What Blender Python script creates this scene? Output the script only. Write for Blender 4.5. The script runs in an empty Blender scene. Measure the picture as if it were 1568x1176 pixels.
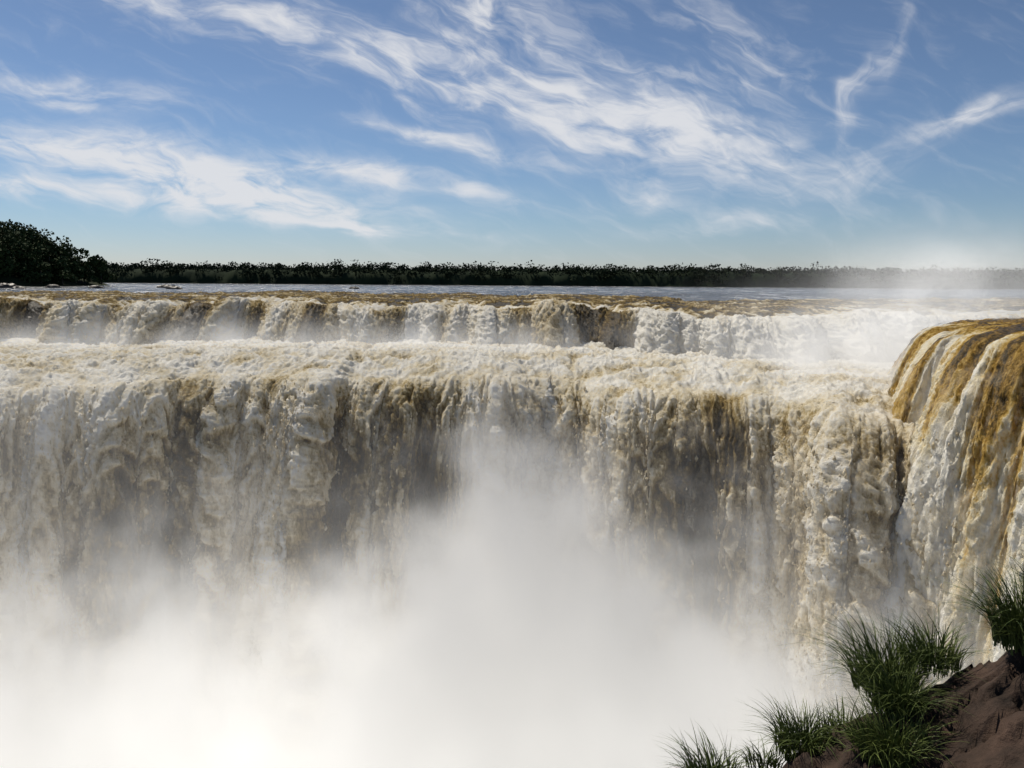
import bpy, math, numpy as np
from mathutils import Vector, Matrix
rng=np.random.default_rng(7)
sc=bpy.context.scene
sc.view_settings.view_transform='Standard'
sc.view_settings.look='None'
sc.view_settings.exposure=0

# ---------------- noise ----------------
P=rng.permutation(4096)
ANG=rng.random(4096)*2*np.pi
GX=np.cos(ANG).astype(np.float32); GY=np.sin(ANG).astype(np.float32)
def perlin(x,y,seed=0):
    x=np.asarray(x,dtype=np.float64)+seed*37.7; y=np.asarray(y,dtype=np.float64)+seed*91.3
    xi=np.floor(x).astype(np.int64); yi=np.floor(y).astype(np.int64)
    xf=(x-xi).astype(np.float32); yf=(y-yi).astype(np.float32)
    u=xf*xf*xf*(xf*(xf*6-15)+10); v=yf*yf*yf*(yf*(yf*6-15)+10)
    def g(ix,iy,fx,fy):
        h=P[(P[ix&4095]+iy)&4095]
        return GX[h]*fx+GY[h]*fy
    a=g(xi,yi,xf,yf); b=g(xi+1,yi,xf-1,yf); c=g(xi,yi+1,xf,yf-1); d=g(xi+1,yi+1,xf-1,yf-1)
    return ((a+(b-a)*u)*(1-v)+(c+(d-c)*u)*v)*1.5
def fbm(x,y,seed=0,o=4):
    r=0;a=1
    for i in range(o):
        r=r+a*perlin(x*2**i,y*2**i,seed+i*3); a*=.5
    return r
def sstep(a,b,x):
    t=np.clip((x-a)/(b-a),0,1); return t*t*(3-2*t)

# ---------------- helpers ----------------
def mesh_obj(name,verts,faces,mats=(),smooth=True,parent=None,attrs=None,midx=None):
    verts=np.asarray(verts,dtype=np.float32); faces=np.asarray(faces,dtype=np.int32)
    me=bpy.data.meshes.new(name); n=faces.shape[1]
    me.vertices.add(len(verts)); me.vertices.foreach_set('co',verts.ravel())
    me.loops.add(faces.size); me.loops.foreach_set('vertex_index',faces.ravel())
    me.polygons.add(len(faces)); me.polygons.foreach_set('loop_start',np.arange(0,faces.size,n,dtype=np.int32))
    me.update(calc_edges=True)
    if smooth: me.polygons.foreach_set('use_smooth',np.ones(len(faces),dtype=bool))
    if attrs:
        for k,v in attrs.items():
            a=me.attributes.new(k,'FLOAT','POINT'); a.data.foreach_set('value',np.asarray(v,dtype=np.float32).ravel())
    for m in mats: me.materials.append(m)
    if midx is not None: me.polygons.foreach_set('material_index',np.asarray(midx,dtype=np.int32))
    ob=bpy.data.objects.new(name,me); sc.collection.objects.link(ob)
    if parent: ob.parent=parent
    return ob
def grid_faces(nu,nv):
    i=np.arange(nu*nv).reshape(nu,nv)
    return np.stack([i[:-1,:-1],i[1:,:-1],i[1:,1:],i[:-1,1:]],-1).reshape(-1,4)
def new_mat(name):
    m=bpy.data.materials.new(name); m.use_nodes=True
    nt=m.node_tree; nt.nodes.clear(); return m,nt
def N(nt,typ,**kw):
    n=nt.nodes.new(typ)
    for k,v in kw.items():
        if k.startswith('i_'):
            n.inputs[k[2:].replace('_',' ')].default_value=v
        else: setattr(n,k,v)
    return n
def M(nt,op,a,b=None,c=None,clamp=False):
    n=nt.nodes.new('ShaderNodeMath'); n.operation=op; n.use_clamp=clamp
    for i,v in enumerate((a,b,c)):
        if v is None: continue
        if isinstance(v,(int,float)): n.inputs[i].default_value=v
        else: nt.links.new(v,n.inputs[i])
    return n.outputs[0]
def ramp(nt,fac,stops):
    r=nt.nodes.new('ShaderNodeValToRGB'); e=r.color_ramp.elements
    while len(e)<len(stops): e.new(.5)
    for k,(p,c) in enumerate(stops):
        e[k].position=p; e[k].color=(*c,1)
    nt.links.new(fac,r.inputs[0]); return r.outputs[0]

# ---------------- materials ----------------
def water_fall_mat(name,stops,nscale=2.6,transl=.32):
    m,nt=new_mat(name)
    out=N(nt,'ShaderNodeOutputMaterial'); b=N(nt,'ShaderNodeBsdfPrincipled')
    at=N(nt,'ShaderNodeAttribute',attribute_name='foam')
    tc=N(nt,'ShaderNodeTexCoord')
    mp=N(nt,'ShaderNodeMapping'); mp.inputs['Scale'].default_value=(1.15,1.15,.42)
    nt.links.new(tc.outputs['Object'],mp.inputs[0])
    no=N(nt,'ShaderNodeTexNoise',i_Scale=nscale,i_Detail=4.0,i_Roughness=.78)
    nt.links.new(mp.outputs[0],no.inputs['Vector'])
    f=M(nt,'ADD',at.outputs['Fac'],M(nt,'MULTIPLY',M(nt,'SUBTRACT',no.outputs[0],.5),1.15),clamp=True)
    col=ramp(nt,f,stops)
    nt.links.new(col,b.inputs['Base Color'])
    mr=N(nt,'ShaderNodeMapRange'); nt.links.new(at.outputs['Fac'],mr.inputs['Value']); mr.inputs['From Min'].default_value=.0; mr.inputs['From Max'].default_value=.3
    mr.inputs['To Min'].default_value=.35; mr.inputs['To Max'].default_value=.9
    nt.links.new(mr.outputs[0],b.inputs['Roughness'])
    mr=N(nt,'ShaderNodeMapRange'); nt.links.new(at.outputs['Fac'],mr.inputs['Value']); mr.inputs['From Min'].default_value=.0; mr.inputs['From Max'].default_value=.3
    mr.inputs['To Min'].default_value=.4; mr.inputs['To Max'].default_value=.0
    nt.links.new(mr.outputs[0],b.inputs['Specular IOR Level'])
    bp=N(nt,'ShaderNodeBump'); bp.inputs['Strength'].default_value=.9; bp.inputs['Distance'].default_value=.45
    nt.links.new(no.outputs[0],bp.inputs['Height']); nt.links.new(bp.outputs[0],b.inputs['Normal'])
    tr=N(nt,'ShaderNodeBsdfTranslucent'); nt.links.new(col,tr.inputs[0])
    mx=N(nt,'ShaderNodeMixShader'); mx.inputs[0].default_value=transl
    nt.links.new(b.outputs[0],mx.inputs[1]); nt.links.new(tr.outputs[0],mx.inputs[2])
    nt.links.new(mx.outputs[0],out.inputs[0]); return m
STO=[(0,(.038,.027,.009)),(.25,(.155,.104,.036)),(.45,(.42,.315,.145)),(.66,(.80,.70,.50)),(1,(.97,.94,.86))]
STA=[(0,(.06,.04,.012)),(.2,(.34,.20,.04)),(.42,(.66,.46,.16)),(.62,(.90,.80,.56)),(1,(.97,.94,.85))]
mat_fall=water_fall_mat('falling_water',STO)
mat_amber=water_fall_mat('amber_water',STA)
def veil_mat():
    m,nt=new_mat('spray_veil'); out=N(nt,'ShaderNodeOutputMaterial')
    at=N(nt,'ShaderNodeAttribute',attribute_name='veil')
    tc=N(nt,'ShaderNodeTexCoord'); mp=N(nt,'ShaderNodeMapping'); mp.inputs['Scale'].default_value=(1,1,.36)
    nt.links.new(tc.outputs['Object'],mp.inputs[0])
    no=N(nt,'ShaderNodeTexNoise',i_Scale=1.0,i_Detail=5.0,i_Roughness=.7); nt.links.new(mp.outputs[0],no.inputs['Vector'])
    mr=N(nt,'ShaderNodeMapRange',interpolation_type='SMOOTHSTEP'); nt.links.new(no.outputs[0],mr.inputs['Value'])
    mr.inputs['From Min'].default_value=.40; mr.inputs['From Max'].default_value=.72
    al=M(nt,'MULTIPLY',mr.outputs[0],at.outputs['Fac'],clamp=True)
    df=N(nt,'ShaderNodeBsdfDiffuse'); df.inputs[0].default_value=(.93,.84,.67,1)
    tl=N(nt,'ShaderNodeBsdfTranslucent'); tl.inputs[0].default_value=(.93,.84,.67,1)
    mx=N(nt,'ShaderNodeMixShader'); mx.inputs[0].default_value=.5
    nt.links.new(df.outputs[0],mx.inputs[1]); nt.links.new(tl.outputs[0],mx.inputs[2])
    tp=N(nt,'ShaderNodeBsdfTransparent'); m2=N(nt,'ShaderNodeMixShader'); nt.links.new(al,m2.inputs[0])
    nt.links.new(tp.outputs[0],m2.inputs[1]); nt.links.new(mx.outputs[0],m2.inputs[2])
    nt.links.new(m2.outputs[0],out.inputs[0]); return m
mat_veil=veil_mat()

def river_mat():
    m,nt=new_mat('river_water'); out=N(nt,'ShaderNodeOutputMaterial'); b=N(nt,'ShaderNodeBsdfPrincipled')
    b.inputs['Roughness'].default_value=.22
    tc=N(nt,'ShaderNodeTexCoord'); mp=N(nt,'ShaderNodeMapping'); mp.inputs['Scale'].default_value=(.6,1,1)
    nt.links.new(tc.outputs['Object'],mp.inputs[0])
    n=N(nt,'ShaderNodeTexNoise',i_Scale=.4,i_Detail=5.0,i_Roughness=.7); nt.links.new(mp.outputs[0],n.inputs['Vector'])
    bp=N(nt,'ShaderNodeBump'); bp.inputs['Strength'].default_value=1; bp.inputs['Distance'].default_value=2.6
    nt.links.new(n.outputs[0],bp.inputs['Height']); nt.links.new(bp.outputs[0],b.inputs['Normal'])
    mp2=N(nt,'ShaderNodeMapping'); mp2.inputs['Scale'].default_value=(.35,.12,1); nt.links.new(tc.outputs['Object'],mp2.inputs[0])
    n2=N(nt,'ShaderNodeTexNoise',i_Scale=.5,i_Detail=6.0,i_Roughness=.75); nt.links.new(mp2.outputs[0],n2.inputs['Vector'])
    col=ramp(nt,n2.outputs[0],[(0,(.015,.018,.018)),(.50,(.03,.032,.03)),(.60,(.35,.35,.34)),(1,(.85,.85,.83))])
    nt.links.new(col,b.inputs['Base Color'])
    nt.links.new(b.outputs[0],out.inputs[0]); return m
mat_river=river_mat()

def simple_mat(name,c1,c2,scale,rough=.9,bump=.0,detail=6.0,bd=.1,spec=.25):
    m,nt=new_mat(name); out=N(nt,'ShaderNodeOutputMaterial'); b=N(nt,'ShaderNodeBsdfPrincipled')
    tc=N(nt,'ShaderNodeTexCoord')
    n=N(nt,'ShaderNodeTexNoise',i_Scale=scale,i_Detail=detail,i_Roughness=.65); nt.links.new(tc.outputs['Object'],n.inputs['Vector'])
    col=ramp(nt,n.outputs[0],[(.3,c1),(.7,c2)]); nt.links.new(col,b.inputs['Base Color'])
    b.inputs['Roughness'].default_value=rough; b.inputs['Specular IOR Level'].default_value=spec
    if bump:
        bp=N(nt,'ShaderNodeBump'); bp.inputs['Strength'].default_value=bump; bp.inputs['Distance'].default_value=bd
        nt.links.new(n.outputs[0],bp.inputs['Height']); nt.links.new(bp.outputs[0],b.inputs['Normal'])
    nt.links.new(b.outputs[0],out.inputs[0]); return m
mat_far=simple_mat('far_foliage',(.012,.020,.012),(.026,.036,.018),.15,spec=.03)
mat_near_tree=simple_mat('tree_foliage',(.015,.028,.010),(.05,.07,.025),.4,spec=.1)
mat_bark=simple_mat('bark',(.05,.04,.03),(.12,.1,.08),2)
mat_land=simple_mat('land_soil',(.015,.02,.01),(.04,.045,.022),.05,spec=.05)
mat_rock=simple_mat('basalt_rock',(.016,.012,.009),(.080,.050,.036),2.2,rough=.8,bump=1.0,detail=12.0,bd=.14,spec=.15)
mat_dark_rock=simple_mat('wet_rock',(.02,.018,.015),(.08,.06,.045),1.0,rough=.5,bump=.8)
mat_grass=simple_mat('grass_blades',(.03,.05,.010),(.13,.16,.04),3.0,rough=.55)

# ---------------- waterfall sheets ----------------
def smooth_curve(pts,ds):
    pts=np.array(pts,float)
    d=np.r_[0,np.cumsum(np.linalg.norm(np.diff(pts[:,:2],axis=0),axis=1))]
    n=int(d[-1]/ds); s=np.linspace(0,d[-1],n)
    out=[]
    for k in range(pts.shape[1]):
        m=np.gradient(pts[:,k],d)
        i=np.clip(np.searchsorted(d,s,side='right')-1,0,len(d)-2)
        h=d[i+1]-d[i]; t=(s-d[i])/h
        out.append((2*t**3-3*t**2+1)*pts[i,k]+(t**3-2*t**2+t)*h*m[i]+(-2*t**3+3*t**2)*pts[i+1,k]+(t**3-t**2)*h*m[i+1])
    return s,np.array(out).T

DROPS=[]
def fall(name,pts,drop,v,ups,ds,mat,seed,foamfn,dispfn,rise=.02,qstep=.12,upstep=.25,pre=6.0,parent=None,round_=.016,hvar=.25,lipv=1.0,lobe=0.0,ndrop=0,dstart=4.0,veil=0.0,lzv=1.0):
    s,c=smooth_curve(pts,ds)
    dirs=c[:,3:5]/np.linalg.norm(c[:,3:5],axis=1)[:,None]
    hmax=math.sqrt(2*drop/9.81)*v
    hh=np.linspace(0,hmax,4000); zz=-hh**2*9.81/(2*v*v)
    arc=np.r_[0,np.cumsum(np.hypot(np.diff(hh),np.diff(zz)))]
    qd=np.arange(0,arc[-1],qstep); hd=np.interp(qd,arc,hh); zd=np.interp(qd,arc,zz)
    qu=-np.arange(upstep,ups,upstep)[::-1]
    q=np.r_[qu,qd]; h=np.r_[qu,hd]; z=np.r_[rise*(-qu),zd]
    z=z-round_*np.clip(pre+q,0,pre)**2*np.exp(-np.clip(q,0,None)/8)
    S,Q=np.meshgrid(s,q,indexing='ij')
    lipn=(perlin(s/6,s*0,seed)*1.2+perlin(s/2.2,s*0+5,seed)*.45)*lipv+lobe*perlin(s/13,s*0+33,seed)
    hv=1+hvar*(perlin(s/7,s*0+21,seed)*1.2+perlin(s/2.5,s*0+25,seed)*.8)
    lz=(perlin(s/9,s*0+9,seed)*.35+perlin(s/2.5,s*0+3,seed)*.18)*(.5+.5*lipv)*lzv
    H=np.where(Q>0,h[None]*hv[:,None],h[None])
    X=c[:,0][:,None]+dirs[:,0][:,None]*(H+lipn[:,None])
    Y=c[:,1][:,None]+dirs[:,1][:,None]*(H+lipn[:,None])
    Z=c[:,2][:,None]+z[None]+lz[:,None]*np.exp(-np.abs(Q)/10)
    Pz=np.stack([X,Y,Z],-1)
    du=np.gradient(Pz,axis=0); dv=np.gradient(Pz,axis=1)
    n=np.cross(dv,du); n/=np.linalg.norm(n,axis=-1,keepdims=True)+1e-9
    if n[:,0,2].mean()<0: n=-n
    disp,f=dispfn(S,Q,X,Y,Z)
    base=Pz
    Pz=Pz+n*disp[...,None]
    F=foamfn(S,Q,X,Y,Z,disp,f)
    if veil:
        a=3; j0=len(qu)-10
        sl=(slice(None,None,a),slice(j0,None,a))
        D=disp[sl].copy()
        for _ in range(4):
            D=np.maximum(D,(np.roll(D,1,0)+np.roll(D,-1,0)+np.roll(D,1,1)+np.roll(D,-1,1))/4)
        for _ in range(6):
            D=(D*2+np.roll(D,1,0)+np.roll(D,-1,0)+np.roll(D,1,1)+np.roll(D,-1,1))/6
        Ss,Qs=S[sl],Q[sl]
        off=D+.15+.5*perlin(Ss/2.2,Qs/4,seed+90)
        V=base[sl]+n[sl]*off[...,None]
        al=veil*sstep(.5,7,Qs)*(.6+.9*perlin(Ss/4,Qs/9,seed+91)+.3*sstep(0,30,Qs))
        mesh_obj(name+'_spray_veil',V.reshape(-1,3),grid_faces(V.shape[0],V.shape[1]),[mat_veil],attrs={'veil':np.clip(al,0,1)},parent=parent)
    if ndrop:
        ii=rng.integers(0,len(s),ndrop*4); jj=rng.integers(len(qu),len(q),ndrop*4)
        keep=rng.random(ndrop*4)<np.clip(F[ii,jj]*1.3-.45,0,1)*sstep(dstart*.3,dstart*2.5,q[jj])
        ii=ii[keep][:ndrop]; jj=jj[keep][:ndrop]; k=len(ii)
        off=rng.random(k)**2.2*1.0
        p=Pz[ii,jj]+n[ii,jj]*off[:,None]+rng.normal(size=(k,3))*.12
        DROPS.append((p,np.clip(.09*(1-off*.6)*(.4+rng.random(k)**2*1.3),.03,.17)))
    return mesh_obj(name,Pz.reshape(-1,3),grid_faces(len(s),len(q)),[mat],attrs={'foam':F},parent=parent)

def jets(S,Q,seed,per=5.5,wd=1.4):
    j1=perlin(S/.6,Q/1.2,seed+63)*.14
    ph=Q/per+2.2*perlin(S/wd,Q/18,seed+60)+1.8*perlin(S/(wd*3.5),Q/24,seed+61)+.35*perlin(S/(wd*.5),Q/3,seed+62)+j1
    sw=ph-np.floor(ph)
    return sw*(1-sstep(.76,1,sw))*1.15
def std_disp(seed,amp=1.0,clump=1.0,lip_amp=.3,grow=9.,el=1.8):
    def fn(S,Q,X,Y,Z):
        w=perlin(S/5,Q/7,seed+11)*1.0; w2=perlin(S/1.6,Q/2.6,seed+12)*.45; w3=perlin(S/.7,Q/1.1,seed+14)*.2
        s=S+w+w2+w3; q=Q+w*1.6+w2+perlin(S/.7,Q/.9,seed+15)*.25
        dn=sstep(-4,grow,Q)
        colm=perlin(S/6.5+w*.1,Q/50,seed+1)*1.7+perlin(S/2.4+w*.1,Q/28,seed+2)*.9+perlin(S/1.0+w*.1,Q/16,seed+17)*.35
        puff=0;a=.46;sz=2.4*clump
        for k in range(6):
            puff=puff+a*np.abs(perlin(s/sz,q/(sz*(el if k>1 else el*1.3)),seed+20+k)); a*=.80; sz*=.54
        jt=jets(S+w2*.5,Q+w3,seed,9*clump,2.2*clump)*.8+jets(S+w2*.5+50,Q+w3,seed+5,4.5*clump,1.0*clump)*.5
        streak=perlin(S/.8,Q/7,seed+6)*.3+np.abs(perlin(s/.45,Q/2.5,seed+7))*.3
        fallp=(colm*.85+puff*.85+jt*.85)*dn+streak*(1-.5*dn)*lip_amp*1.6
        r1=1-np.abs(perlin(X/3.2+w2,Y/4.2,seed+8))*1.6; r2=1-np.abs(perlin(X/1.2,Y/1.7+w2,seed+9))*1.6
        r3=np.abs(perlin(X/.6+w3*2,Y/.8,seed+10)); r4=np.abs(perlin(X/.3,Y/.4,seed+16))
        rap=(.45*r1+.35*r2+.35*r3+.2*r4+.4*perlin(X/8,Y/6,seed+13))
        up=1-sstep(-5,4,Q)
        return amp*(fallp*sstep(-4,2,Q)+rap*up*.85), (puff,colm,jt,streak,r1,r2,dn,up,w)
    return fn

def main_foam(seed):
    def fn(S,Q,X,Y,Z,disp,f):
        puff,colm,jt,c2,r1,r2,dn,up,w=f
        big=fbm(X/8,Q/24,seed+20,3)
        vs=perlin(S/.9,Q/12,seed+70)*.5+perlin(S/.4,Q/6,seed+71)*.35
        x=.46*puff*.8+.18*colm+.34*big+.46*jt*dn+.16*vs
        fall_f=-.15+1.32*x
        fall_f+=.30*np.exp(-((Q-2)/5)**2)
        fall_f-=.18*np.exp(-((X-13)/4.0)**2)*sstep(2,12,Q)
        fall_f-=.08*np.exp(-((X+20)/7.0)**2)*sstep(2,14,Q)
        fall_f+=.08*np.exp(-((X-27)/6.0)**2)+.12*sstep(-34,-48,X)
        topf=.96+.25*perlin(X/5,Y/4,seed+21)-.25*(1-r1)*1.2
        k=sstep(-2,6,Q)
        return np.clip(topf*(1-k)+fall_f*k,0,1)
    return fn

falls=bpy.data.objects.new('waterfall',None); sc.collection.objects.link(falls)
main=[(-92,40,-9.8,.8,-.6),(-74,56,-9.7,.6,-.8),(-58,69,-9.6,.4,-.9),(-42,79,-9.4,.2,-.98),(-26,87,-9.3,.05,-1),(-10,89,-9.3,0,-1),(5,86,-9.3,0,-1),(15,79,-9.4,-.1,-1),(23,71,-9.5,-.25,-.96),(29,64.5,-9.8,-.35,-.93),(37,60,-10,-.4,-.9)]
fall('main_curtain',main,46,4.6,50,.12,mat_fall,1,main_foam(1),std_disp(1),rise=.010,pre=13,round_=.010,parent=falls,lipv=1.5,lobe=4.0,ndrop=40000,veil=.42,lzv=1.5)

def tier_foam(seed):
    def fn(S,Q,X,Y,Z,disp,f):
        puff,colm,jt,c2,r1,r2,dn,up,w=f
        b=perlin(X/7,Q*0+2,seed+30)+.8*perlin(X/2.4,Q/12+4,seed+31)
        ff=.52+.5*b+.35*puff+.25*colm+.2*jt
        ff-=.6*np.exp(-((X+72)/8)**2)+.4*np.exp(-((X-12)/5)**2)+.2*np.exp(-((X+45)/7)**2)
        ff+=.45*np.exp(-((X-32)/14)**2)
        top=.06+.35*perlin(X/6,Y/3,seed+32)+.6*(r1-.5)+.45*(r2-.5)+.6*sstep(-7,0,Q)
        k=sstep(-1,1.2,Q)
        return np.clip(top*(1-k)+ff*k,0,1)
    return fn
tier=[(-125,100,-3.7,.3,-1),(-95,107,-3.7,.2,-1),(-70,112,-3.6,.1,-1),(-58,109,-3.7,.1,-1),(-45,117,-3.5,0,-1),(-32,120,-3.5,0,-1),(-22,115,-3.7,.1,-1),(-8,118,-3.6,0,-1),(0,112,-3.8,0,-1),(9,115,-3.6,0,-1),(17,107,-3.8,-.3,-1),(25,98,-4.1,-.05,-1),(37,97,-4.2,.3,-1),(49,104,-4.0,.2,-1),(66,110,-3.8,-.1,-1),(85,112,-3.7,0,-1),(110,112,-3.7,0,-1)]
fall('upper_cascade',tier,7.2,7.0,30,.16,mat_fall,5,tier_foam(5),std_disp(5,amp=.7,clump=.5,grow=4.),rise=.02,qstep=.13,pre=7,parent=falls,hvar=.5,lipv=2.0,lzv=1.3,round_=.012)

def near_foam(seed):
    def fn(S,Q,X,Y,Z,disp,f):
        puff,colm,jt,c2,r1,r2,dn,up,w=f
        ff=.36+.35*puff+.3*colm+.26*sstep(3,20,Q)+.2*jt+.28*perlin(S/1.0,Q/25,seed+45)
        lipamb=.10+.30*perlin(S/1.2,Q/14,seed+40)+.5*c2
        k=sstep(2,16,Q+4*perlin(S/3,S*0,seed+41))
        k=np.clip(k+1.0*sstep(.0,.4,perlin(S/2.6,Q/30,seed+42)+.35*perlin(S/.8,Q/12,seed+43))*sstep(-5,1,Q),0,1)
        res=lipamb*(1-k)+ff*k
        gap=np.exp(-((S-33-.06*Q)/1.2)**2)*sstep(6,14,Q)
        res=res-.45*gap
        return np.clip(res,0,1)
    return fn
def near_disp(seed):
    base=std_disp(seed,amp=.5,clump=.7,lip_amp=.4,grow=10.,el=2.8)
    def fn(S,Q,X,Y,Z):
        d,f=base(S,Q,X,Y,Z)
        st=(.9*perlin(S/3.0,Q/40,seed+50)+.45*perlin(S/1.1,Q/22,seed+51)+.25*np.abs(perlin(S/.45,Q/9,seed+52)))*sstep(-3,4,Q)
        gap=np.exp(-((S-33-.06*Q)/1.2)**2)*sstep(4,12,Q)
        return d+st-1.4*gap,f
    return fn
near=[(52,94,-4.8,-.8,-.5),(43,82,-4.4,-.85,-.4),(38,72,-3.9,-.9,-.35),(36.0,65,-3.8,-.9,-.42),(36,57,-3.7,-.85,-.55),(39,50,-3.7,-.75,-.65),(45,44,-3.7,-.65,-.75),(58,38,-3.7,-.6,-.8)]
fall('side_curtain',near,50,4.0,26,.1,mat_amber,9,near_foam(9),near_disp(9),rise=.01,qstep=.11,pre=5,round_=.022,parent=falls,hvar=.12,ndrop=9000,dstart=8,veil=.45)

dp=np.concatenate([d[0] for d in DROPS]); dr=np.concatenate([d[1] for d in DROPS])
octv=np.array([(1,0,0),(-1,0,0),(0,1,0),(0,-1,0),(0,0,2.2),(0,0,-1.8)],float)
octf=np.array([(0,2,4),(2,1,4),(1,3,4),(3,0,4),(2,0,5),(1,2,5),(3,1,5),(0,3,5)])
jit=1+.35*rng.normal(size=(len(dp),6,1))
V=(dp[:,None,:]+octv[None]*dr[:,None,None]*jit).reshape(-1,3)
Fc=(octf[None]+6*np.arange(len(dp))[:,None,None]).reshape(-1,3)
mesh_obj('airborne_spray',V,Fc,[mat_fall],parent=falls,attrs={'foam':np.full(len(V),.66)})

# ---------------- river and land ----------------
xs=np.linspace(-700,700,500); ys=np.r_[np.linspace(126,200,200),np.linspace(201,460,200)]
X,Y=np.meshgrid(xs,ys,indexing='ij')
Z=-3.55+.55*sstep(126,180,Y)+(.22*perlin(X/5,Y/3,50)+.12*np.abs(perlin(X/7,Y/1.6,52)))*(1-.75*sstep(150,330,Y))
mesh_obj('river',np.stack([X,Y,Z],-1).reshape(-1,3),grid_faces(len(xs),len(ys)),[mat_river])
xs=np.linspace(-4000,4000,120); ys=np.r_[np.linspace(405,700,60),np.linspace(720,6000,40)]
X,Y=np.meshgrid(xs,ys,indexing='ij')
Z=-3.6+1.6*sstep(410,440,Y+8*perlin(X/40,Y/40,51))+2*sstep(460,900,Y)
mesh_obj('land',np.stack([X,Y,Z],-1).reshape(-1,3),grid_faces(len(xs),len(ys)),[mat_land])
X,Y=np.meshgrid(np.linspace(-120,120,60),np.linspace(-30,90,40),indexing='ij')
mesh_obj('gorge_water',np.stack([X,Y,-52+0*X+.8*perlin(X/4,Y/4,60)],-1).reshape(-1,3),grid_faces(60,40),[mat_river])

# ---------------- foliage ----------------
def leaf_quads(centers,size,jit=.5):
    n=len(centers); a=rng.normal(size=(n,3)); a/=np.linalg.norm(a,axis=1)[:,None]
    b=rng.normal(size=(n,3)); b-=a*(a*b).sum(1)[:,None]; b/=np.linalg.norm(b,axis=1)[:,None]
    sz=(size*(1-jit+2*jit*rng.random(n)))[:,None]
    v=np.stack([centers-a*sz*.5-b*sz*.3,centers+a*sz*.5-b*sz*.3,centers+a*sz*.45+b*sz*.35,centers-a*sz*.4+b*sz*.35],1).reshape(-1,3)
    return v,np.arange(n*4).reshape(-1,4)
def crown_points(c,r,n):
    L=rng.integers(4,8); lobes=c+rng.normal(size=(L,3))*np.array(r)*.45
    k=rng.integers(0,L,n); d=rng.normal(size=(n,3)); d/=np.linalg.norm(d,axis=1)[:,None]
    rad=(.35+.65*rng.random(n)**.5)[:,None]
    return lobes[k]+d*rad*np.array(r)*.55
def tree_mass(name,bases,heights,per,leaf,mat,widthf=.45,trunks=True):
    pts=[];tv=[];tf=[];o=0
    for (x,y,z),h in zip(bases,heights):
        r=(h*widthf,h*widthf,h*.3)
        pts.append(crown_points(np.array([x,y,z+h*.70]),r,per))
        pts.append(crown_points(np.array([x,y,z+h*.3]),(h*.6,h*.5,h*.3),int(per*.7)))
        if trunks:
            k=6; a=np.arange(k)*2*np.pi/k
            for j,(zz,rr) in enumerate(((z-.5,.035*h),(z+h*.8,.01*h))):
                tv.append(np.stack([x+rr*np.cos(a),y+rr*np.sin(a),np.full(k,zz)],1))
            tf.append([[o+i,o+(i+1)%k,o+k+(i+1)%k,o+k+i] for i in range(k)]); o+=2*k
    v,f=leaf_quads(np.concatenate(pts),leaf)
    mi=np.zeros(len(f),int)
    if trunks:
        tv=np.concatenate(tv); tf=np.concatenate(tf)+len(v); v=np.r_[v,tv]; f=np.r_[f,tf]; mi=np.r_[mi,np.ones(len(tf),int)]
    return mesh_obj(name,v,f,[mat,mat_bark],smooth=False,midx=mi)
B=[];H=[]
for row in range(5):
    for x in np.arange(-480,480,4.0):
        x=x+rng.normal()*1.5
        y=414+row*6+rng.normal()*2
        B.append((x,y,-2.8+.2*row)); 
        H.append(7.9+.45*row+rng.normal()*.25+.9*float(perlin(x/60,0,70))+.5*float(perlin(x/12,0,77))+ (1.2 if rng.random()<.02 else 0))
tree_mass('distant_forest',B,H,120,.8,mat_far,trunks=False,widthf=.55)
xs=np.linspace(-500,500,1200); pr=[(408,-3.3),(409,-1.0),(411,2.0),(416,3.8),(440,4.6),(470,-2)]
V=np.array([[(x,y+1.5*perlin(x/9,y,71),z+.9*perlin(x/4,y,72)+.6*perlin(x/1.3,y,76)) for y,z in pr] for x in xs]).reshape(-1,3)
mesh_obj('riverbank_undergrowth',V,grid_faces(1200,len(pr)),[mat_far])

B=[];H=[]
for i in range(240):
    u=rng.random()**.8; x=-138-u*90; y=236+rng.random()*40-(u*10)
    g=-2.6+ min(1,(-137-x)/24)*5.0
    B.append((x,y,g)); H.append(5.5+min(1,(-137-x)/22)*8.5+rng.normal()*1.0)
tree_mass('wooded_island_trees',B,H,480,.7,mat_near_tree,widthf=.42)
xs=np.linspace(-260,-131,90); ys=np.linspace(226,290,50)
X,Y=np.meshgrid(xs,ys,indexing='ij')
e=sstep(0,26,(-133-X)+3*perlin(X/6,Y/6,73))*sstep(0,10,Y-230+3*perlin(X/7,Y/5,74))*sstep(0,12,288-Y)
mesh_obj('wooded_island_ground',np.stack([X,Y,-4+7.2*e+.4*perlin(X/3,Y/3,75)*e],-1).reshape(-1,3),grid_faces(90,50),[mat_land])

def boulder(name,c,r,seed,mat=mat_dark_rock):
    nu,nv=28,16
    U,Vv=np.meshgrid(np.linspace(0,2*np.pi,nu),np.linspace(0.02,np.pi-.02,nv),indexing='ij')
    d=1+.35*perlin(np.cos(U)*1.7+np.sin(Vv),np.sin(U)*1.7+Vv*1.5,seed)
    p=np.stack([c[0]+r[0]*d*np.cos(U)*np.sin(Vv),c[1]+r[1]*d*np.sin(U)*np.sin(Vv),c[2]+r[2]*d*np.cos(Vv)],-1)
    return mesh_obj(name,p.reshape(-1,3),grid_faces(nu,nv),[mat])
for i,(x,y,z,r) in enumerate([(-128,205,-3,1.4),(-122,215,-3,1.0),(-98,228,-3,1.1),(-116,190,-3,.8),(-86,205,-3,1.0),(-45,230,-3,.8),(-140,200,-3,1.8),(-150,196,-3,2.0),(-108,210,-3,.9)]):
    boulder('river_boulder',(x,y,z),(r*2,r,r*.8),80+i)

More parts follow.
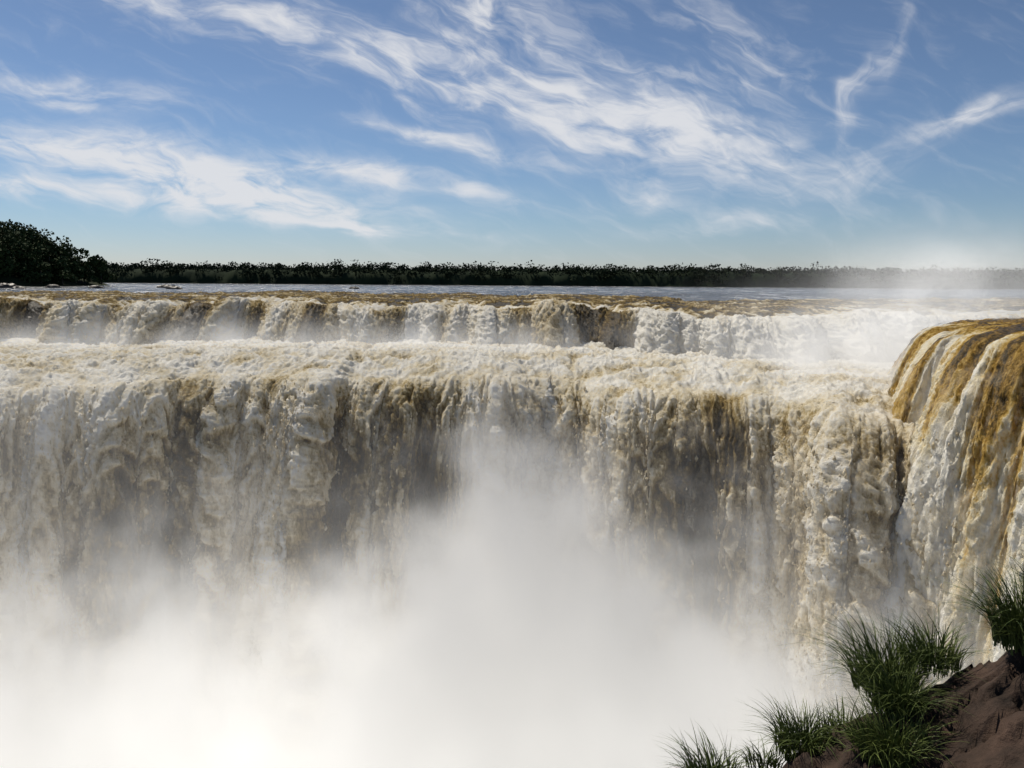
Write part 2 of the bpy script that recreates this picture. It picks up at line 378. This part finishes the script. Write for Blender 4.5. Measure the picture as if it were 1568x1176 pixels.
# ---------------- foreground rock ----------------
xs=np.linspace(-8,16,600); ys=np.linspace(-6,10.4,440)
X,Y=np.meshgrid(xs,ys,indexing='ij')
edge=8.35+.35*perlin(X/1.3,X*0,100)+.15*perlin(X/.4,X*0,101)
base=-3.72-.60*(5.4-X)
base=np.where(X>8,-2.2+.1*(X-8),base)
base=np.where(X<0,-6.96+.2*X,base)
lay=fbm(X/1.5,Y/1.5,102,6)*.18+.10*np.abs(perlin(X/.5,Y/.6,103))+.04*np.abs(perlin(X/.16,Y/.2,109))
tt=fbm(X/1.3,Y/1.3,104,4)*2.4; fl=np.floor(tt)
stp=.24*(fl+sstep(.85,1,tt-fl))/2.6*1.4
crack=-.10*(1-sstep(0,.06,np.abs(perlin(X/1.1+.3*perlin(X/.3,Y/.3,106),Y/.9,105))))
Z=base+lay+stp+crack-np.clip(Y-edge,0,None)*9-.25*sstep(-1.0,0,Y-edge)
mesh_obj('rock_outcrop',np.stack([X,Y,Z],-1).reshape(-1,3),grid_faces(len(xs),len(ys)),[mat_rock])

def grass(name,cx,cy,cz,rad,n,hgt,lean=(0,0),mat=mat_grass):
    seg=6; t=np.linspace(0,1,seg+1)
    vs=[];fs=[];o=0
    for i in range(n):
        a=rng.random()*2*np.pi; r=rad*rng.random()**.6
        bx=cx+r*math.cos(a); by=cy+r*math.sin(a)*.8
        bz=cz+ (rng.random()-.5)*.1
        L=hgt*(.4+.7*rng.random()); az=a+rng.normal()*.8
        bend=(.15+.85*rng.random())
        dx=math.cos(az)*bend+lean[0]; dy=math.sin(az)*bend+lean[1]
        w=.004+.006*rng.random(); pa=rng.random()*np.pi; wx,wy=math.cos(pa)*w,math.sin(pa)*w
        hx=bx+dx*L*t**1.8; hy=by+dy*L*t**1.8; hz=bz+L*(t*.95-.5*bend*t**2.6)
        tw=(1-t**1.6)+.06
        A=np.stack([hx-wx*tw,hy-wy*tw,hz],1); Bv=np.stack([hx+wx*tw,hy+wy*tw,hz],1)
        vs.append(np.stack([A,Bv],1).reshape(-1,3))
        for k in range(seg): fs.append([o+2*k,o+2*k+1,o+2*k+3,o+2*k+2])
        o+=2*(seg+1)
    return mesh_obj(name,np.concatenate(vs),fs,[mat],smooth=False)
G=[(4.2,8.5,-4.5,.35,550,.95),(4.65,8.4,-4.2,.3,300,.7),(5.25,7.8,-3.65,.3,650,.95),(5.7,7.9,-3.4,.3,400,.85),
   (3.25,8.3,-5.15,.3,550,.65),(2.3,8.4,-5.65,.3,400,.65),(2.85,8.4,-5.4,.2,150,.35),(3.85,7.6,-4.75,.35,700,.6),(3.7,8.3,-4.95,.25,150,.4),(4.1,8.0,-4.5,.25,500,.65)]
for g in G: grass('grass_tuft',*g,lean=(-.12,0))

# ---------------- mist volumes ----------------
def box(name,a,b,mat):
    v=[(x,y,z) for x in (a[0],b[0]) for y in (a[1],b[1]) for z in (a[2],b[2])]
    f=[(0,1,3,2),(4,6,7,5),(0,4,5,1),(2,3,7,6),(0,2,6,4),(1,5,7,3)]
    return mesh_obj(name,v,f,[mat],smooth=False)
def vol_out(m,nt,d,em,aniso=.35,ecol=(1,.975,.925),rate=1.0):
    pv=N(nt,'ShaderNodeVolumePrincipled'); pv.inputs['Color'].default_value=(.99,.99,.99,1)
    pv.inputs['Anisotropy'].default_value=aniso
    nt.links.new(d,pv.inputs['Density']); nt.links.new(M(nt,'MULTIPLY',d,em),pv.inputs['Emission Strength'])  # added emission stands in for multiply scattered light; mist is no source
    pv.inputs['Emission Color'].default_value=(*ecol,1)
    nt.links.new(pv.outputs[0],N(nt,'ShaderNodeOutputMaterial').inputs['Volume'])
    try: m.cycles.volume_step_rate=rate
    except Exception as e: print('no step rate',e)
def gauss(nt,x,c,w):
    q=M(nt,'DIVIDE',M(nt,'SUBTRACT',x,c),w); return M(nt,'EXPONENT',M(nt,'MULTIPLY',M(nt,'MULTIPLY',q,q),-1))
m,nt=new_mat('gorge_mist')
tc=N(nt,'ShaderNodeTexCoord'); sp=N(nt,'ShaderNodeSeparateXYZ'); nt.links.new(tc.outputs['Object'],sp.inputs[0])
x,y,z=sp.outputs
fc=N(nt,'ShaderNodeFloatCurve'); cv=fc.mapping.curves[0]
hp=[(-80,-25),(-60,-27),(-42,-30),(-29,-27),(-18,-31),(-9,-26),(-1,-17.5),(5,-18.5),(10,-23),(17,-25),(28,-29),(60,-33)]
for k,(px,pz) in enumerate(hp):
    X_,Y_=(px+80)/140,(pz+40)/30
    if k==0: cv.points[0].location=(X_,Y_)
    elif k==len(hp)-1: cv.points[-1].location=(X_,Y_)
    else: cv.points.new(X_,Y_)
fc.mapping.update()
nt.links.new(M(nt,'DIVIDE',M(nt,'ADD',x,80.0),140.0,clamp=True),fc.inputs['Value'])
h=M(nt,'SUBTRACT',M(nt,'MULTIPLY',fc.outputs[0],30.0),40.0)
no=N(nt,'ShaderNodeTexNoise',i_Scale=.12,i_Detail=2.0,i_Roughness=.65); nt.links.new(tc.outputs['Object'],no.inputs['Vector'])
hn=M(nt,'ADD',h,M(nt,'MULTIPLY',M(nt,'SUBTRACT',no.outputs[0],.5),44.0))
mr=N(nt,'ShaderNodeMapRange',interpolation_type='SMOOTHERSTEP'); nt.links.new(M(nt,'SUBTRACT',hn,z),mr.inputs['Value'])
mr.inputs['From Min'].default_value=-9; mr.inputs['From Max'].default_value=12
d=M(nt,'MULTIPLY',mr.outputs[0],.15)
mr2=N(nt,'ShaderNodeMapRange'); nt.links.new(z,mr2.inputs['Value']); mr2.inputs['From Min'].default_value=-10; mr2.inputs['From Max'].default_value=-34
thin=M(nt,'MULTIPLY',M(nt,'MULTIPLY',mr2.outputs[0],no.outputs[0]),.028)
left=M(nt,'MULTIPLY',gauss(nt,x,-54.0,14.0),.02)
d=M(nt,'ADD',d,M(nt,'ADD',thin,left))
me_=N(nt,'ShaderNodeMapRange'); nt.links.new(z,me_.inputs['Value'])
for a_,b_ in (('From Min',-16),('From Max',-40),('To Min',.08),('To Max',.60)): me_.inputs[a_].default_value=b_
em=M(nt,'MULTIPLY',me_.outputs[0],M(nt,'ADD',.45,M(nt,'MULTIPLY',no.outputs[0],1.1)))  # painted glow, stronger with depth, imitating light scattered inside the mist
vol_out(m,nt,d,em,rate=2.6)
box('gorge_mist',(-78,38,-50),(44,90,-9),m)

m,nt=new_mat('cascade_spray')
tc=N(nt,'ShaderNodeTexCoord'); sp=N(nt,'ShaderNodeSeparateXYZ'); nt.links.new(tc.outputs['Object'],sp.inputs[0])
x,y,z=sp.outputs
no=N(nt,'ShaderNodeTexNoise',i_Scale=.14,i_Detail=1.0); nt.links.new(tc.outputs['Object'],no.inputs['Vector'])
nn=M(nt,'MULTIPLY',M(nt,'SUBTRACT',no.outputs[0],.32),3.0,clamp=True)
g1=M(nt,'MULTIPLY',M(nt,'MULTIPLY',gauss(nt,x,35.0,9.0),gauss(nt,y,84.0,9.0)),gauss(nt,z,-9.0,5.0))
g1b=M(nt,'MULTIPLY',M(nt,'MULTIPLY',gauss(nt,x,50.0,8.5),gauss(nt,y,94.0,9.0)),gauss(nt,z,-2.0,5.0))
g2=M(nt,'MULTIPLY',gauss(nt,y,105.0,7.0),gauss(nt,z,-10.0,2.8))
d=M(nt,'MULTIPLY',nn,M(nt,'ADD',M(nt,'ADD',M(nt,'MULTIPLY',g1,.26),M(nt,'MULTIPLY',g1b,.18)),M(nt,'MULTIPLY',g2,.2)))
vol_out(m,nt,d,.48,rate=7.0)  # even glow added to the spray in place of scattered light
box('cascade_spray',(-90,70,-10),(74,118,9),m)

# ---------------- world ----------------
SUN_EL,SUN_AZ=52,-40
w=bpy.data.worlds.new('World'); sc.world=w; w.use_nodes=True; nt=w.node_tree; nt.nodes.clear()
out=N(nt,'ShaderNodeOutputWorld'); bg=N(nt,'ShaderNodeBackground'); bg.inputs['Strength'].default_value=.09
sky=N(nt,'ShaderNodeTexSky',sky_type='NISHITA'); sky.sun_disc=False
sky.sun_elevation=math.radians(SUN_EL); sky.sun_rotation=math.radians(SUN_AZ)
sky.air_density=1.0; sky.dust_density=.1; sky.ozone_density=3
tc=N(nt,'ShaderNodeTexCoord'); sp=N(nt,'ShaderNodeSeparateXYZ'); nt.links.new(tc.outputs['Generated'],sp.inputs[0])
hz=ramp(nt,M(nt,'MAXIMUM',sp.outputs[2],0.0),[(0,(.66,.70,.90)),(.07,(.62,.70,.84)),(.3,(.66,.67,.73)),(1,(.9,.9,.9))])
tint=N(nt,'ShaderNodeMix',data_type='RGBA',blend_type='MULTIPLY'); tint.inputs['Factor'].default_value=1
nt.links.new(sky.outputs[0],tint.inputs['A']); nt.links.new(hz,tint.inputs['B'])
yy=M(nt,'MAXIMUM',sp.outputs[1],.05)
A=M(nt,'DIVIDE',sp.outputs[0],yy); E=M(nt,'DIVIDE',sp.outputs[2],yy)
cb=N(nt,'ShaderNodeCombineXYZ'); nt.links.new(A,cb.inputs[0]); nt.links.new(E,cb.inputs[1])
wn=N(nt,'ShaderNodeTexNoise',i_Scale=6.0,i_Detail=4.0); nt.links.new(cb.outputs[0],wn.inputs['Vector'])
ws=N(nt,'ShaderNodeVectorMath',operation='SUBTRACT'); nt.links.new(wn.outputs['Color'],ws.inputs[0]); ws.inputs[1].default_value=(.5,.5,.5)
wm=N(nt,'ShaderNodeVectorMath',operation='MULTIPLY'); nt.links.new(ws.outputs[0],wm.inputs[0]); wm.inputs[1].default_value=(.13,.055,0)
wa=N(nt,'ShaderNodeVectorMath',operation='ADD'); nt.links.new(cb.outputs[0],wa.inputs[0]); nt.links.new(wm.outputs[0],wa.inputs[1])
CL=[(100,138,170,26,8,1.1),(190,240,270,32,10,1.8),(380,305,250,30,6,1.6),(20,292,110,20,0,1.3),(600,268,190,17,9,1.4),(520,345,170,9,4,.9),
(880,130,300,80,20,.75),(1010,205,220,58,10,1.15),(560,90,320,48,18,.7),(690,222,140,13,12,1.2),(745,20,80,36,25,1.0),
(1325,110,95,12,112,.9),(1490,172,110,17,-18,1.1),(1300,260,130,26,-14,.6),(1100,342,180,16,-3,.6),(330,15,260,28,10,.8),(995,298,60,20,0,.7),(1130,70,170,55,35,.5)]
tot=None
fields=[]
for j,ang in enumerate((8,22,-18,110)):
    mp=N(nt,'ShaderNodeMapping',vector_type='TEXTURE'); mp.inputs['Rotation'].default_value=(0,0,-math.radians(ang)); mp.inputs['Location'].default_value=(j*1.7,j*.9,0)
    nt.links.new(wa.outputs[0],mp.inputs[0])
    nm=N(nt,'ShaderNodeVectorMath',operation='MULTIPLY'); nt.links.new(mp.outputs[0],nm.inputs[0]); nm.inputs[1].default_value=(12,40,1)
    ns=N(nt,'ShaderNodeTexNoise',i_Scale=1.0,i_Detail=7.0,i_Roughness=.58,i_Distortion=.6); nt.links.new(nm.outputs[0],ns.inputs['Vector'])
    fields.append(M(nt,'MULTIPLY',M(nt,'SUBTRACT',ns.outputs[0],.27,clamp=True),2.6))
sums=[None]*4
for k,(cx,cy,L,W,ang,inten) in enumerate(CL):
    a0=(cx-784)*.000787; e0=(428-cy)*.00077; sL=L*.00078; sW=W*.00078; th=math.radians(ang)
    mp=N(nt,'ShaderNodeMapping',vector_type='TEXTURE')
    mp.inputs['Location'].default_value=(a0,e0,0); mp.inputs['Rotation'].default_value=(0,0,-th); mp.inputs['Scale'].default_value=(sL,sW,1)
    nt.links.new(wa.outputs[0],mp.inputs[0])
    ln=N(nt,'ShaderNodeVectorMath',operation='LENGTH'); nt.links.new(mp.outputs[0],ln.inputs[0])
    g=M(nt,'MULTIPLY',M(nt,'EXPONENT',M(nt,'MULTIPLY',M(nt,'POWER',ln.outputs['Value'],2.0),-1.0)),inten)
    j=3 if ang>90 else 2 if ang<-3 else 1 if ang>14 else 0
    sums[j]=g if sums[j] is None else M(nt,'ADD',sums[j],g)
for j in range(4):
    v=M(nt,'MULTIPLY',sums[j],fields[j]); tot=v if tot is None else M(nt,'ADD',tot,v)
veil=M(nt,'MULTIPLY',M(nt,'SUBTRACT',fields[1],.5,clamp=True),.45)
tot=M(nt,'ADD',tot,veil)
cm=N(nt,'ShaderNodeMapRange',interpolation_type='SMOOTHSTEP'); nt.links.new(tot,cm.inputs['Value']); cm.inputs['From Min'].default_value=.0; cm.inputs['From Max'].default_value=1.35; cm.inputs['To Max'].default_value=.92
mx=N(nt,'ShaderNodeMix',data_type='RGBA'); nt.links.new(cm.outputs[0],mx.inputs['Factor'])
nt.links.new(tint.outputs['Result'],mx.inputs['A']); mx.inputs['B'].default_value=(8.3,8.4,8.7,1)
nt.links.new(mx.outputs['Result'],bg.inputs[0]); nt.links.new(bg.outputs[0],out.inputs[0])

# sun
sd=bpy.data.lights.new('sun','SUN'); sd.energy=5.0; sd.angle=math.radians(.5); sd.color=(1,.93,.81)
so=bpy.data.objects.new('sun',sd); sc.collection.objects.link(so)
el,az=math.radians(SUN_EL),math.radians(SUN_AZ)
dv=Vector((math.sin(az)*math.cos(el),math.cos(az)*math.cos(el),math.sin(el)))
so.rotation_euler=dv.to_track_quat('Z','Y').to_euler()

# camera
cd=bpy.data.cameras.new('camera'); co=bpy.data.objects.new('camera',cd); sc.collection.objects.link(co)
cd.sensor_width=36; cd.lens=36*1231/1568; cd.clip_end=20000; cd.clip_start=.1
pitch=math.radians(-7.4); roll=math.radians(.4)
co.matrix_world=Matrix.Rotation(math.radians(90)+pitch,4,'X')@Matrix.Rotation(roll,4,'Z')
sc.camera=co
